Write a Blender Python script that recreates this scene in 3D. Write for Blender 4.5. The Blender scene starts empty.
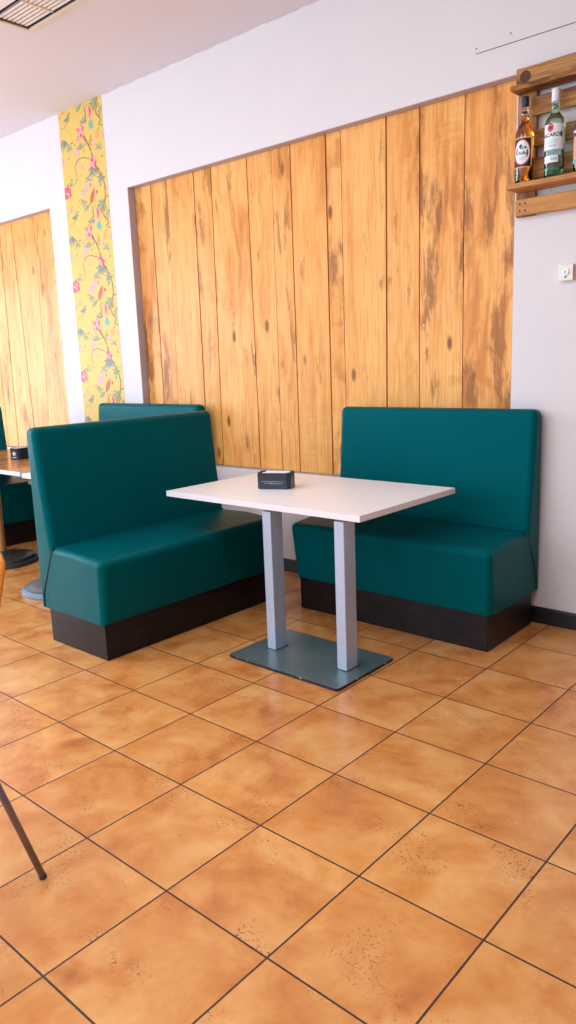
import bpy, bmesh, math, random
from mathutils import Vector, Matrix
R = math.radians
scn = bpy.context.scene
COL = scn.collection

# ------------------------------------------------------------------ camera
F = 754.466
yaw, pitch, roll = R(-41.70282), R(-11.34340), R(-2.15144)
fwd = Vector((math.sin(yaw)*math.cos(pitch), math.cos(yaw)*math.cos(pitch), math.sin(pitch)))
rt = Vector((math.cos(yaw), -math.sin(yaw), 0)); up = rt.cross(fwd)
r2 = rt*math.cos(roll)+up*math.sin(roll); u2 = up*math.cos(roll)-rt*math.sin(roll)
CAM = Vector((3.02665, -3.74958, 1.42529))
cd = bpy.data.cameras.new('camera'); cam = bpy.data.objects.new('camera', cd); COL.objects.link(cam)
cam.matrix_world = Matrix(((r2.x, u2.x, -fwd.x, CAM.x), (r2.y, u2.y, -fwd.y, CAM.y), (r2.z, u2.z, -fwd.z, CAM.z), (0, 0, 0, 1)))
cd.sensor_fit = 'HORIZONTAL'; cd.sensor_width = 36; cd.lens = 36*F/576; cd.clip_start = .02
scn.camera = cam

# ------------------------------------------------------------------ light and exposure
W = bpy.data.worlds.new('daylight'); scn.world = W; W.use_nodes = True
W.node_tree.nodes['Background'].inputs[0].default_value = (.80, .90, 1, 1)
W.node_tree.nodes['Background'].inputs[1].default_value = 1.6
scn.view_settings.view_transform = 'Standard'; scn.view_settings.look = 'None'
scn.view_settings.exposure = 0.02; scn.view_settings.gamma = 1; scn.view_settings.use_curve_mapping = False
LX, FY, RX, CZ = -6.0, -5.6, 6.0, 3.425      # left wall, street front, right wall, ceiling height

def area(name, loc, rot, sx, sy, power, col):
    l = bpy.data.lights.new(name, 'AREA'); l.shape = 'RECTANGLE'; l.size = sx; l.size_y = sy; l.energy = power; l.color = col
    o = bpy.data.objects.new(name, l); COL.objects.link(o); o.location = loc; o.rotation_euler = rot
    return o
area('daylight_left_window', (LX-.4, -3.0, 1.5), (0, R(-84), 0), 2.3, 3.9, 310, (.66, .84, 1))
area('daylight_street_front', (-.9, FY-.45, 2.2), (R(66), 0, 0), 6.0, 2.8, 140, (.74, .88, 1))
for lx_ in (-1.6, .6, 2.8): area('added_overhead_fill', (lx_, -3.1, CZ-.012), (0, 0, 0), 1.2, 1.2, 29, (.93, .96, 1))  # added fill from above, out of view; stands for no known fittings

# ------------------------------------------------------------------ material helpers
class NT:
    def __init__(s, name):
        s.m = bpy.data.materials.new(name); s.m.use_nodes = True; s.t = s.m.node_tree; s.n = s.t.nodes
        s.b = s.n['Principled BSDF']
    def node(s, typ, **kw):
        n = s.n.new(typ)
        for k, v in kw.items(): setattr(n, k, v)
        return n
    def link(s, a, b): s.t.links.new(a, b)
    def put(s, sock, v):
        if isinstance(v, bpy.types.NodeSocket): s.link(v, sock)
        elif v is not None:
            try: sock.default_value = v
            except Exception: sock.default_value = (*v, 1)
    def math(s, op, a, b=None, c=None, clamp=False):
        n = s.node('ShaderNodeMath', operation=op, use_clamp=clamp)
        s.put(n.inputs[0], a); s.put(n.inputs[1], b); s.put(n.inputs[2], c)
        return n.outputs[0]
    def mix(s, f, a, b, bt='MIX'):
        n = s.node('ShaderNodeMix', data_type='RGBA', blend_type=bt)
        s.put(n.inputs[0], f)
        for i, v in ((6, a), (7, b)):
            if isinstance(v, bpy.types.NodeSocket): s.link(v, n.inputs[i])
            else: n.inputs[i].default_value = (*v[:3], 1)
        return n.outputs[2]
    def ramp(s, f, *st):
        n = s.node('ShaderNodeValToRGB'); s.link(f, n.inputs[0]); e = n.color_ramp.elements
        while len(e) < len(st): e.new(.5)
        for i, (p, c) in enumerate(st): e[i].position = p; e[i].color = (*c, 1) if len(c) == 3 else c
        return n.outputs[0]
    def coord(s, kind='Object'): return s.node('ShaderNodeTexCoord').outputs[kind]
    def mapping(s, v, sc=(1, 1, 1), loc=(0, 0, 0)):
        n = s.node('ShaderNodeMapping'); s.link(v, n.inputs[0]); n.inputs['Scale'].default_value = sc; n.inputs['Location'].default_value = loc
        return n.outputs[0]
    def noise(s, v, scale, detail=3, rough=.55, dist=0):
        n = s.node('ShaderNodeTexNoise'); s.link(v, n.inputs['Vector']); n.inputs['Scale'].default_value = scale
        n.inputs['Detail'].default_value = detail; n.inputs['Roughness'].default_value = rough; n.inputs['Distortion'].default_value = dist
        return n.outputs['Fac']
    def bump(s, h, strength, dist=.01):
        n = s.node('ShaderNodeBump'); s.put(n.inputs['Height'], h); n.inputs['Strength'].default_value = strength; n.inputs['Distance'].default_value = dist
        s.link(n.outputs[0], s.b.inputs['Normal'])
    def set(s, color=None, rough=None, metal=None, spec=None, trans=None, ior=None, coat=None):
        for k, v in (('Base Color', color), ('Roughness', rough), ('Metallic', metal), ('Specular IOR Level', spec), ('Transmission Weight', trans), ('IOR', ior), ('Coat Weight', coat)):
            if v is not None: s.put(s.b.inputs[k], v)
        return s.m

def plain(name, col, rough=.5, metal=0, vary=.06, scale=12, **kw):
    t = NT(name); n = t.noise(t.coord(), scale, 3)
    c = t.mix(n, [max(0, x*(1-vary)) for x in col], [min(1, x*(1+vary)) for x in col])
    return t.set(color=c, rough=rough, metal=metal, **kw)

T = .38; OY = -1.8635
def make_tiles():
    t = NT('terracotta_tiles'); o = t.coord()
    sp = t.node('ShaderNodeSeparateXYZ'); t.link(o, sp.inputs[0])
    gx = t.math('DIVIDE', sp.outputs[0], T); gy = t.math('DIVIDE', t.math('SUBTRACT', sp.outputs[1], OY), T)
    def edge(g):
        f = t.math('FRACT', g); return t.math('MINIMUM', f, t.math('SUBTRACT', 1, f))
    d = t.math('MINIMUM', edge(gx), edge(gy))
    wob = t.math('MULTIPLY', t.noise(o, 60, 2), .003)
    gr = t.math('LESS_THAN', d, t.math('ADD', wob, .0062))
    cv = t.node('ShaderNodeCombineXYZ'); t.link(t.math('FLOOR', gx), cv.inputs[0]); t.link(t.math('FLOOR', gy), cv.inputs[1])
    wn = t.node('ShaderNodeTexWhiteNoise', noise_dimensions='2D'); t.link(cv.outputs[0], wn.inputs[0])
    sc = t.node('ShaderNodeVectorMath', operation='MULTIPLY_ADD'); t.link(wn.outputs['Color'], sc.inputs[0]); sc.inputs[1].default_value = (7, 7, 7); t.link(o, sc.inputs[2])
    v = sc.outputs[0]
    n1 = t.noise(v, 4.6, 4, .5, .6); n2 = t.noise(v, 13, 5, .6, .3); n3 = t.noise(v, 105, 4, .75); n4 = t.noise(v, 5.5, 3)
    base = t.ramp(t.math('ADD', t.math('MULTIPLY', n1, .7), t.math('MULTIPLY', n2, .3)),
                  (.30, (.44, .140, .032)), (.43, (.60, .225, .056)), (.53, (.68, .300, .086)), (.68, (.76, .400, .142)))
    base = t.mix(t.math('MULTIPLY', t.math('SUBTRACT', wn.outputs['Value'], .5), .35), base, (.60, .20, .05))
    pit = t.math('MULTIPLY', t.ramp(n3, (.56, (0, 0, 0)), (.62, (1, 1, 1))), t.ramp(n4, (.54, (0, 0, 0)), (.66, (1, 1, 1))))
    base = t.mix(t.math('MULTIPLY', pit, .8), base, (.17, .055, .03))
    col = t.mix(gr, base, (.045, .022, .016))
    t.set(color=col, rough=t.math('ADD', t.math('MULTIPLY', n2, .14), t.math('MULTIPLY_ADD', gr, .4, .17)), spec=.55)
    h = t.math('SUBTRACT', t.math('SUBTRACT', t.math('MULTIPLY', n2, .25), t.math('MULTIPLY', gr, 1)), t.math('MULTIPLY', pit, .3))
    t.bump(h, .35, .004)
    return t.m

def make_planks(name, pale, mid, dark, burn, axis='Z', attr=True, grain=1.0, rough=.6, burnamt=.75):
    t = NT(name); o = t.coord()
    if attr:
        a = t.node('ShaderNodeAttribute', attribute_name='plank'); av = a.outputs['Fac']
        cm = t.node('ShaderNodeCombineXYZ'); t.link(t.math('MULTIPLY', av, 13.7), cm.inputs[0]); t.link(t.math('MULTIPLY', av, 31.1), cm.inputs[1]); t.link(t.math('MULTIPLY', av, 7.7), cm.inputs[2])
        ad = t.node('ShaderNodeVectorMath', operation='ADD'); t.link(o, ad.inputs[0]); t.link(cm.outputs[0], ad.inputs[1]); v = ad.outputs[0]
    else:
        av = None; v = o
    lo, hi = .22, 1.0
    S = {'Z': (hi, hi, lo), 'X': (lo, hi, hi), 'Y': (hi, lo, hi)}[axis]
    vs = t.mapping(v, S)
    warp = t.noise(t.mapping(v, {'Z': (1, 1, .55), 'X': (.55, 1, 1), 'Y': (1, .55, 1)}[axis]), 3.2, 3)
    w2 = t.node('ShaderNodeVectorMath', operation='MULTIPLY_ADD'); cw = t.node('ShaderNodeCombineXYZ')
    for i in range(3): t.link(t.math('MULTIPLY', warp, .22), cw.inputs[i])
    t.link(cw.outputs[0], w2.inputs[0]); w2.inputs[1].default_value = (1, 1, 1); t.link(vs, w2.inputs[2])
    rings = t.noise(t.mapping(w2.outputs[0], {'Z': (1, 1, .3), 'X': (.3, 1, 1), 'Y': (1, .3, 1)}[axis]), 17*grain, 4, .6)
    fine = t.noise(t.mapping(v, {'Z': (1, 1, .03), 'X': (.03, 1, 1), 'Y': (1, .03, 1)}[axis]), 130, 3, .6)
    big = t.noise(vs, 5, 3, .5, .5)
    g = t.math('ADD', t.math('MULTIPLY', rings, .55), t.math('MULTIPLY', big, .45))
    c = t.ramp(g, (.36, dark), (.46, mid), (.56, pale), (.75, [min(1, x*1.08) for x in pale]))
    c = t.mix(t.math('MULTIPLY', t.ramp(fine, (.48, (0, 0, 0)), (.64, (1, 1, 1))), .48), c, dark)
    wv = t.node('ShaderNodeTexWave', wave_type='BANDS', bands_direction={'Z': 'X', 'X': 'Z', 'Y': 'X'}[axis])
    t.link(t.mapping(v, {'Z': (1, 1, .10), 'X': (.10, 1, 1), 'Y': (1, .10, 1)}[axis]), wv.inputs['Vector'])
    wv.inputs['Scale'].default_value = 11*grain; wv.inputs['Distortion'].default_value = 9; wv.inputs['Detail'].default_value = 3; wv.inputs['Detail Scale'].default_value = 1.3
    c = t.mix(t.math('MULTIPLY', t.ramp(wv.outputs['Fac'], (.0, (1, 1, 1)), (.22, (0, 0, 0))), .30), c, dark)
    bn = t.noise(t.mapping(v, {'Z': (1, 1, .22), 'X': (.22, 1, 1), 'Y': (1, .22, 1)}[axis]), 9, 5, .65, .2)
    if av is not None:
        pick = t.node('ShaderNodeAttribute', attribute_name='burn').outputs['Fac']
        bs = t.math('ADD', bn, t.math('MULTIPLY_ADD', pick, .06, -.02))
        vb = t.noise(t.mapping(v, (1, 1, .7)), 9, 2, .5)
        bs2 = t.math('MULTIPLY', t.ramp(vb, (.55, (0, 0, 0)), (.68, (1, 1, 1))), t.math('MULTIPLY', pick, .75))
        c = t.mix(bs2, c, dark)
    else: bs = bn
    c = t.mix(t.math('MULTIPLY', t.ramp(bs, (.575, (0, 0, 0)), (.66, (1, 1, 1))), burnamt), c, burn)
    vo = t.node('ShaderNodeTexVoronoi', feature='F1'); t.link(t.mapping(v, {'Z': (1, .02, .42), 'X': (.42, .02, 1), 'Y': (1, .42, .02)}[axis]), vo.inputs['Vector']); vo.inputs['Scale'].default_value = 4.6
    kn = t.ramp(vo.outputs['Distance'], (.055, (1, 1, 1)), (.10, (0, 0, 0)))
    c = t.mix(t.math('MULTIPLY', kn, .85), c, (burn[0]*.5, burn[1]*.4, burn[2]*.4))
    if av is not None:
        v3 = t.node('ShaderNodeTexVoronoi', feature='F1'); t.link(t.mapping(v, (1, .02, .6), (3.3, 0, 1.7)), v3.inputs['Vector']); v3.inputs['Scale'].default_value = 5.2
        c = t.mix(t.math('MULTIPLY', t.ramp(v3.outputs['Distance'], (.022, (1, 1, 1)), (.035, (0, 0, 0))), .7), c, (.78, .74, .72))
        ch = t.noise(t.mapping(v, (1, 1, 9)), 7, 3, .6)
        c = t.mix(t.math('MULTIPLY', t.math('MULTIPLY', t.ramp(ch, (.50, (0, 0, 0)), (.60, (1, 1, 1))), t.ramp(t.noise(vs, 3.1, 2), (.52, (0, 0, 0)), (.64, (1, 1, 1)))), .25), c, dark)
        c = t.mix(t.math('MULTIPLY', t.math('FRACT', t.math('MULTIPLY', av, 5.3)), .28), c, mid)
    t.set(color=c, rough=rough, spec=.3)
    t.bump(t.math('ADD', t.math('MULTIPLY', fine, .5), rings), .25, .004)
    return t.m

def make_wall():
    t = NT('white_plaster'); o = t.coord()
    n = t.noise(o, 2.2, 4); c = t.mix(n, (.70, .655, .68), (.76, .715, .735))
    sc = t.noise(o, 26, 5, .7)
    c = t.mix(t.math('MULTIPLY', t.ramp(sc, (.70, (0, 0, 0)), (.80, (1, 1, 1))), .25), c, (.60, .52, .52))
    t.set(color=c, rough=.75, spec=.25); t.bump(t.noise(o, 9, 5), .12, .01)
    return t.m

def make_leather():
    t = NT('teal_leather'); o = t.coord(); n = t.noise(o, 3, 3)
    vo = t.node('ShaderNodeTexVoronoi', feature='DISTANCE_TO_EDGE'); t.link(o, vo.inputs['Vector']); vo.inputs['Scale'].default_value = 420
    c = t.mix(n, (.0, .074, .086), (.0, .100, .116))
    t.put(t.b.inputs['Specular Tint'], (.04, .70, .85, 1))
    t.set(color=c, rough=t.math('MULTIPLY_ADD', n, .10, .30), spec=.12)
    h = t.math('ADD', t.math('MULTIPLY', t.ramp(vo.outputs['Distance'], (0, (0, 0, 0)), (.12, (1, 1, 1))), .02), t.math('MULTIPLY', t.noise(o, 5.5, 2), 1.0))
    t.bump(h, .30, .02)
    return t.m

def make_plinth():
    t = NT('dark_plinth_board'); o = t.coord()
    n = t.noise(t.mapping(o, (1, 1, 3)), 9, 5, .65); c = t.mix(t.ramp(n, (.4, (0, 0, 0)), (.72, (1, 1, 1))), (.006, .004, .006), (.020, .011, .012))
    t.set(color=c, rough=.38, spec=.3); t.bump(n, .08, .004)
    return t.m

def make_worn_metal():
    t = NT('worn_steel_plate'); o = t.coord(); n = t.noise(o, 7, 5, .65)
    c = t.mix(n, (.15, .22, .235), (.26, .35, .365))
    sp = t.noise(o, 55, 4, .7); c = t.mix(t.ramp(sp, (.64, (0, 0, 0)), (.70, (1, 1, 1))), c, (.03, .035, .04))
    t.set(color=c, rough=t.math('MULTIPLY_ADD', n, .3, .22), metal=.65); t.bump(sp, .08, .002)
    return t.m

M = dict(
    tiles=make_tiles(), wall=make_wall(), leather=make_leather(), plinth=make_plinth(), plate=make_worn_metal(),
    planks=make_planks('pine_planks', (.92, .48, .15), (.84, .38, .095), (.60, .20, .035), (.20, .055, .010), rough=.45),
    pallet=make_planks('pallet_wood', (.52, .25, .075), (.33, .13, .030), (.10, .035, .010), (.04, .015, .005), axis='X', attr=False, rough=.55, grain=2.0, burnamt=.9),
    palletv=make_planks('pallet_post_wood', (.50, .24, .09), (.36, .145, .05), (.18, .065, .022), (.07, .028, .012), axis='Z', attr=False, rough=.55),
    shelfwood=make_planks('shelf_wood', (.66, .33, .11), (.56, .25, .075), (.38, .15, .04), (.22, .08, .02), axis='X', attr=False, burnamt=.3),
    tabletopwood=make_planks('lacquered_table_wood', (.66, .30, .09), (.55, .22, .06), (.38, .13, .035), (.28, .09, .03), axis='Y', attr=False, rough=.18, burnamt=.2),
    ceiling=plain('ceiling_paint', (.72, .665, .71), .8, vary=.03, scale=1.5),
    laminate=plain('white_laminate', (.94, .945, .95), .38, vary=.015, scale=6),
    edgeband=plain('white_edge_band', (.84, .79, .82), .4, vary=.02),
    alu=plain('brushed_aluminium', (.46, .54, .70), .33, .3, vary=.06, scale=30),
    base=plain('baseboard_black', (.009, .009, .012), .4, vary=.3, scale=14),
    jamb=plain('mauve_jamb_shade', (.52, .43, .46), .7, vary=.08, scale=8),  # darker than the wall: shade of the recess put into the colour
    black=plain('black_plastic', (.012, .018, .035), .28, vary=.2),
    napkin=plain('white_paper', (.85, .86, .86), .8, vary=.03),
    print=plain('pale_print', (.62, .66, .72), .6, vary=.05),
    cream=plain('cream_plastic', (.80, .75, .66), .45, vary=.03),
    white=plain('white_plastic', (.85, .87, .90), .35, vary=.02),
    orangep=plain('orange_plastic', (.70, .22, .10), .5, vary=.05),
    darkmetal=plain('dark_tube_metal', (.20, .165, .17), .35, .3, vary=.15, scale=40),
    castdark=plain('dark_cast_iron', (.055, .055, .055), .45, .4, vary=.25, scale=20),
    castgrey=plain('grey_painted_iron', (.12, .115, .11), .7, 0, vary=.2, scale=20),
    rimgrey=plain('grey_metal_rim', (.17, .21, .27), .5, .2, vary=.1),
    copper=plain('bronze_tube', (.50, .24, .09), .35, .4, vary=.08),
    plywood=make_planks('orange_plywood', (.90, .38, .06), (.84, .31, .045), (.70, .22, .03), (.5, .15, .02), axis='Z', attr=False, rough=.3, burnamt=.1),
    crack=plain('dark_groove', (.16, .10, .09), .8, vary=.2),
    bouncedark=plain('dark_bounce_cut', (.10, .06, .045), .6, vary=.1, scale=3),  # dark brown chosen to cut bounced light from the unseen right wall
    knot=plain('burnt_knot', (.10, .035, .018), .8, vary=.5, scale=60),
    grime=plain('grimy_sill', (.42, .38, .40), .8, vary=.5, scale=28),
    frame=plain('cream_metal_frame', (.72, .60, .48), .45, vary=.03),
    louvre=plain('aluminium_louvre', (.86, .78, .76), .35, 0, vary=.05),
    gap=plain('black_housing', (.03, .03, .035), .6, vary=.1),
    tube=plain('unlit_tube_glass', (.80, .84, .90), .2, vary=.02),
    aluframe=plain('window_frame_white', (.8, .8, .8), .4, vary=.03),
)
def glass(name, col, rough=.02, ior=1.45):
    t = NT(name); n = t.noise(t.coord(), 30, 2)
    return t.set(color=t.mix(n, col, [min(1, x*1.03) for x in col]), rough=rough, trans=1.0, ior=ior)
M['amber'] = glass('amber_whisky', (.98, .55, .06)); M['greenglass'] = glass('pale_green_glass', (.55, .90, .80)); M['clear'] = glass('clear_glass', (.97, .98, .98))
M['rum'] = glass('green_base_glass', (.25, .80, .62))
def chipped():
    t = NT('chipped_black_edge'); n = t.noise(t.coord(), 26, 3, .6)
    return t.set(color=t.mix(t.ramp(n, (.60, (0, 0, 0)), (.62, (1, 1, 1))), (.012, .014, .018), (.30, .42, .48)), rough=.5)
M['chipped'] = chipped()
M['pane'] = glass('window_pane_glass', (.97, .98, 1), 0, 1.02)

# ------------------------------------------------------------------ geometry helpers
def tag(o, label=None, cat=None, group=None, kind=None):
    if label: o['label'] = label
    if cat: o['category'] = cat
    if group: o['group'] = group
    if kind: o['kind'] = kind
    return o
def empty(name, loc, rz=0):
    o = bpy.data.objects.new(name, None); COL.objects.link(o); o.location = loc; o.rotation_euler = (0, 0, rz); o.empty_display_size = .1
    return o
def link_mesh(name, bm, mats, parent=None, smooth=False, bevel=0, segs=3, weight=False):
    me = bpy.data.meshes.new(name); bmesh.ops.recalc_face_normals(bm, faces=bm.faces); bm.to_mesh(me); bm.free()
    for m in (mats if isinstance(mats, (list, tuple)) else [mats]): me.materials.append(m)
    o = bpy.data.objects.new(name, me); COL.objects.link(o)
    if parent: o.parent = parent
    if smooth or bevel:
        for p in me.polygons: p.use_smooth = True
    if bevel:
        b = o.modifiers.new('bevel', 'BEVEL'); b.width = bevel; b.segments = segs; b.limit_method = 'ANGLE'; b.angle_limit = R(30); b.harden_normals = True
        if weight: b.limit_method = 'WEIGHT'; b.use_clamp_overlap = False
    return o
def box(bm, a, b, mi=0, attr=None, lay=None):
    (x0, y0, z0), (x1, y1, z1) = a, b
    v = [bm.verts.new(p) for p in ((x0, y0, z0), (x1, y0, z0), (x1, y1, z0), (x0, y1, z0), (x0, y0, z1), (x1, y0, z1), (x1, y1, z1), (x0, y1, z1))]
    fs = []
    for q in ((0, 3, 2, 1), (4, 5, 6, 7), (0, 1, 5, 4), (1, 2, 6, 5), (2, 3, 7, 6), (3, 0, 4, 7)):
        f = bm.faces.new([v[i] for i in q]); f.material_index = mi; fs.append(f)
    return fs
def prism(bm, prof, x0, x1, mi=0):
    """profile of (y, z) points extruded along x"""
    A = [bm.verts.new((x0, y, z)) for y, z in prof]; B = [bm.verts.new((x1, y, z)) for y, z in prof]; n = len(prof)
    bm.faces.new(A[::-1]).material_index = mi; bm.faces.new(B).material_index = mi
    for i in range(n):
        bm.faces.new((A[i], A[(i+1) % n], B[(i+1) % n], B[i])).material_index = mi
def prism_z(bm, pts, z0, z1, mi=0):
    A = [bm.verts.new((x, y, z0)) for x, y in pts]; B = [bm.verts.new((x, y, z1)) for x, y in pts]; n = len(pts)
    bm.faces.new(A[::-1]).material_index = mi; bm.faces.new(B).material_index = mi
    for i in range(n): bm.faces.new((A[i], A[(i+1) % n], B[(i+1) % n], B[i])).material_index = mi
def lathe(bm, prof, n=32, mi=0, cx=0, cy=0, cap=True):
    rings = []
    for r, z in prof:
        rings.append([bm.verts.new((cx+r*math.cos(2*math.pi*i/n), cy+r*math.sin(2*math.pi*i/n), z)) for i in range(n)] if r > 1e-6 else [bm.verts.new((cx, cy, z))])
    for a, b in zip(rings, rings[1:]):
        for i in range(n):
            j = (i+1) % n
            if len(a) == 1 and len(b) == 1: continue
            if len(a) == 1: f = bm.faces.new((a[0], b[j], b[i]))
            elif len(b) == 1: f = bm.faces.new((a[i], a[j], b[0]))
            else: f = bm.faces.new((a[i], a[j], b[j], b[i]))
            f.material_index = mi
    if cap:
        if len(rings[0]) > 1: bm.faces.new(rings[0][::-1]).material_index = mi
        if len(rings[-1]) > 1: bm.faces.new(rings[-1]).material_index = mi
def tube(bm, p, q, r, n=14, mi=0, r1=None):
    p, q = Vector(p), Vector(q); d = (q-p).normalized(); a = d.orthogonal().normalized(); b = d.cross(a); r1 = r if r1 is None else r1
    A = [bm.verts.new(p+(a*math.cos(2*math.pi*i/n)+b*math.sin(2*math.pi*i/n))*r) for i in range(n)]
    B = [bm.verts.new(q+(a*math.cos(2*math.pi*i/n)+b*math.sin(2*math.pi*i/n))*r1) for i in range(n)]
    for i in range(n): bm.faces.new((A[i], A[(i+1) % n], B[(i+1) % n], B[i])).material_index = mi
    bm.faces.new(A[::-1]).material_index = mi; bm.faces.new(B).material_index = mi
def new(): return bmesh.new()
def text_mesh(s, size, bold=0):
    cu = bpy.data.curves.new('lettering', 'FONT'); cu.body = s; cu.size = size; cu.align_x = 'CENTER'; cu.align_y = 'CENTER'; cu.offset = bold; cu.resolution_u = 3
    o = bpy.data.objects.new('lettering', cu); COL.objects.link(o)
    dg = bpy.context.evaluated_depsgraph_get(); me = o.evaluated_get(dg).to_mesh()
    V = [v.co.copy() for v in me.vertices]; Fc = [tuple(p.vertices) for p in me.polygons]
    o.evaluated_get(dg).to_mesh_clear(); bpy.data.objects.remove(o); bpy.data.curves.remove(cu)
    return V, Fc

# ------------------------------------------------------------------ the room
bm = new(); box(bm, (LX-.2, FY-.2, -.12), (RX+.2, .35, 0)); tag(link_mesh('floor', bm, M['tiles']), kind='structure')
bm = new(); box(bm, (LX-.2, FY-.2, CZ), (RX+.2, .35, CZ+.15))
# hole for the recessed light is cut by building the ceiling from four pieces round it
bm.free(); bm = new()
HX0, HX1, HY0, HY1 = -1.375, -.80, -1.54, -.975
for a, b in (((LX-.2, FY-.2), (HX0, .35)), ((HX1, FY-.2), (RX+.2, .35)), ((HX0, FY-.2), (HX1, HY0)), ((HX0, HY1), (HX1, .35))):
    box(bm, (a[0], a[1], CZ), (b[0], b[1], CZ+.15))
box(bm, (HX0-.02, HY0-.02, CZ+.15), (HX1+.02, HY1+.02, CZ+.17))
tag(link_mesh('ceiling', bm, M['ceiling']), kind='structure')

PX0, PX1, PZ0, PZ1 = -1.80, 1.272, .686, 2.737     # right recess
QX0, QX1 = -4.3, -2.86                              # left recess
REC = .075
bm = new()
xs = [LX-.2, QX0, QX1, PX0, PX1, RX+.2]
for i in range(5):
    hole = i in (1, 3)
    if not hole: box(bm, (xs[i], 0, 0), (xs[i+1], .2, CZ))
    else:
        box(bm, (xs[i], 0, 0), (xs[i+1], .2, PZ0)); box(bm, (xs[i], 0, PZ1 if i == 3 else 2.752), (xs[i+1], .2, CZ))
        box(bm, (xs[i], REC+.035, PZ0), (xs[i+1], .2, PZ1 if i == 3 else 2.752))
tag(link_mesh('wall_back', bm, M['wall']), kind='structure')
# thin lining of each recess (mauve tone paints shade on jamb and soffit; grimy sill)
for (x0, x1, z1, nm) in ((PX0, PX1, PZ1, 'trim_1'), (QX0, QX1, 2.752, 'trim_2')):
    bm = new()
    box(bm, (x0, .001, PZ0+.004), (x0+.003, REC+.03, z1-.003)); box(bm, (x1-.003, .001, PZ0+.004), (x1, REC+.03, z1-.003))
    box(bm, (x0, .001, z1-.003), (x1, REC+.03, z1)); box(bm, (x0, .001, PZ0), (x1, REC+.03, PZ0+.004), 1)
    tag(link_mesh(nm, bm, [M['jamb'], M['grime']]), kind='structure')

def wall_with_openings(name, axis, pos, a0, a1, openings, thick, mat=None):
    """straight wall along x (axis 'x', at y=pos) or y, with openings (from, to, z0, z1)"""
    bm = new(); cuts = sorted({a0, a1, *[o[0] for o in openings], *[o[1] for o in openings]})
    for c0, c1 in zip(cuts, cuts[1:]):
        op = [o for o in openings if o[0] <= c0+1e-6 and o[1] >= c1-1e-6]
        spans = [(0, CZ)] if not op else [(0, op[0][2]), (op[0][3], CZ)]
        for z0, z1 in spans:
            if z1-z0 < 1e-4: continue
            if axis == 'x': box(bm, (c0, min(pos, pos+thick), z0), (c1, max(pos, pos+thick), z1))
            else: box(bm, (min(pos, pos+thick), c0, z0), (max(pos, pos+thick), c1, z1))
    tag(link_mesh(name, bm, mat or M['wall']), kind='structure')
wall_with_openings('wall_left', 'y', LX, FY-.2, 0, [(-5.0, -1.0, .35, 2.6)], -.2)
wall_with_openings('wall_front', 'x', FY, LX, RX, [(-4.1, 2.4, .45, 3.25)], -.2)
wall_with_openings('wall_right', 'y', RX, FY-.2, 0, [], .2, M['bouncedark'])  # out of view, kept dark so less light bounces onto the bench fronts
def window(name, axis, pos, a0, a1, z0, z1, n):
    bm = new(); t = .03
    def bar(p0, p1, q0, q1):
        if axis == 'x': box(bm, (p0, pos-t, q0), (p1, pos+t, q1))
        else: box(bm, (pos-t, p0, q0), (pos+t, p1, q1))
    bar(a0, a1, z0, z0+.05); bar(a0, a1, z1-.05, z1)
    for k in range(n+1):
        c = a0+(a1-a0-.05)*k/n; bar(c, c+.05, z0+.05, z1-.05)
    w = tag(link_mesh(name, bm, M['aluframe']), kind='structure')
    return w
window('window_1', 'y', LX-.1, -5.0, -1.0, .35, 2.6, 3)
window('window_2', 'x', FY-.1, -4.1, 2.4, .45, 3.25, 5)

# baseboard
bm = new()
prism(bm, [(0, 0), (0, .088), (-.006, .088), (-.013, .078), (-.013, 0)], LX, RX)
tag(link_mesh('baseboard_back', bm, M['base']), kind='structure')

# groove along the joint of the wall boards, upper right, with nails
bm = new(); box(bm, (1.05, -.0015, 2.880), (RX, .001, 2.8835))
tag(link_mesh('trim_3', bm, M['crack']), kind='structure')
for (x, z, lb) in ((1.052, 2.905, 'tiny dark nail head on white wall above the left end of the groove'), (1.232, 2.925, 'tiny dark nail head on white wall above middle of the groove')):
    bm = new(); lathe(bm, [(.003, 0), (.004, .001), (.003, .002), (0, .0025)], 12)
    n = link_mesh('nail', bm, M['crack'], smooth=True); n.location = (x, 0, z); n.rotation_euler = (R(90), 0, 0); tag(n, lb, 'nail')
# faint hairline where wall meets ceiling
bm = new()
random.seed(4)
x = -2.0
while x < 0:
    l = random.uniform(.12, .3); box(bm, (x, -.0012, 3.4205+random.uniform(-.001, .001)), (x+l, .001, 3.4225)); x += l+random.uniform(.02, .14)
tag(link_mesh('trim_4', bm, M['jamb']), kind='structure')

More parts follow.
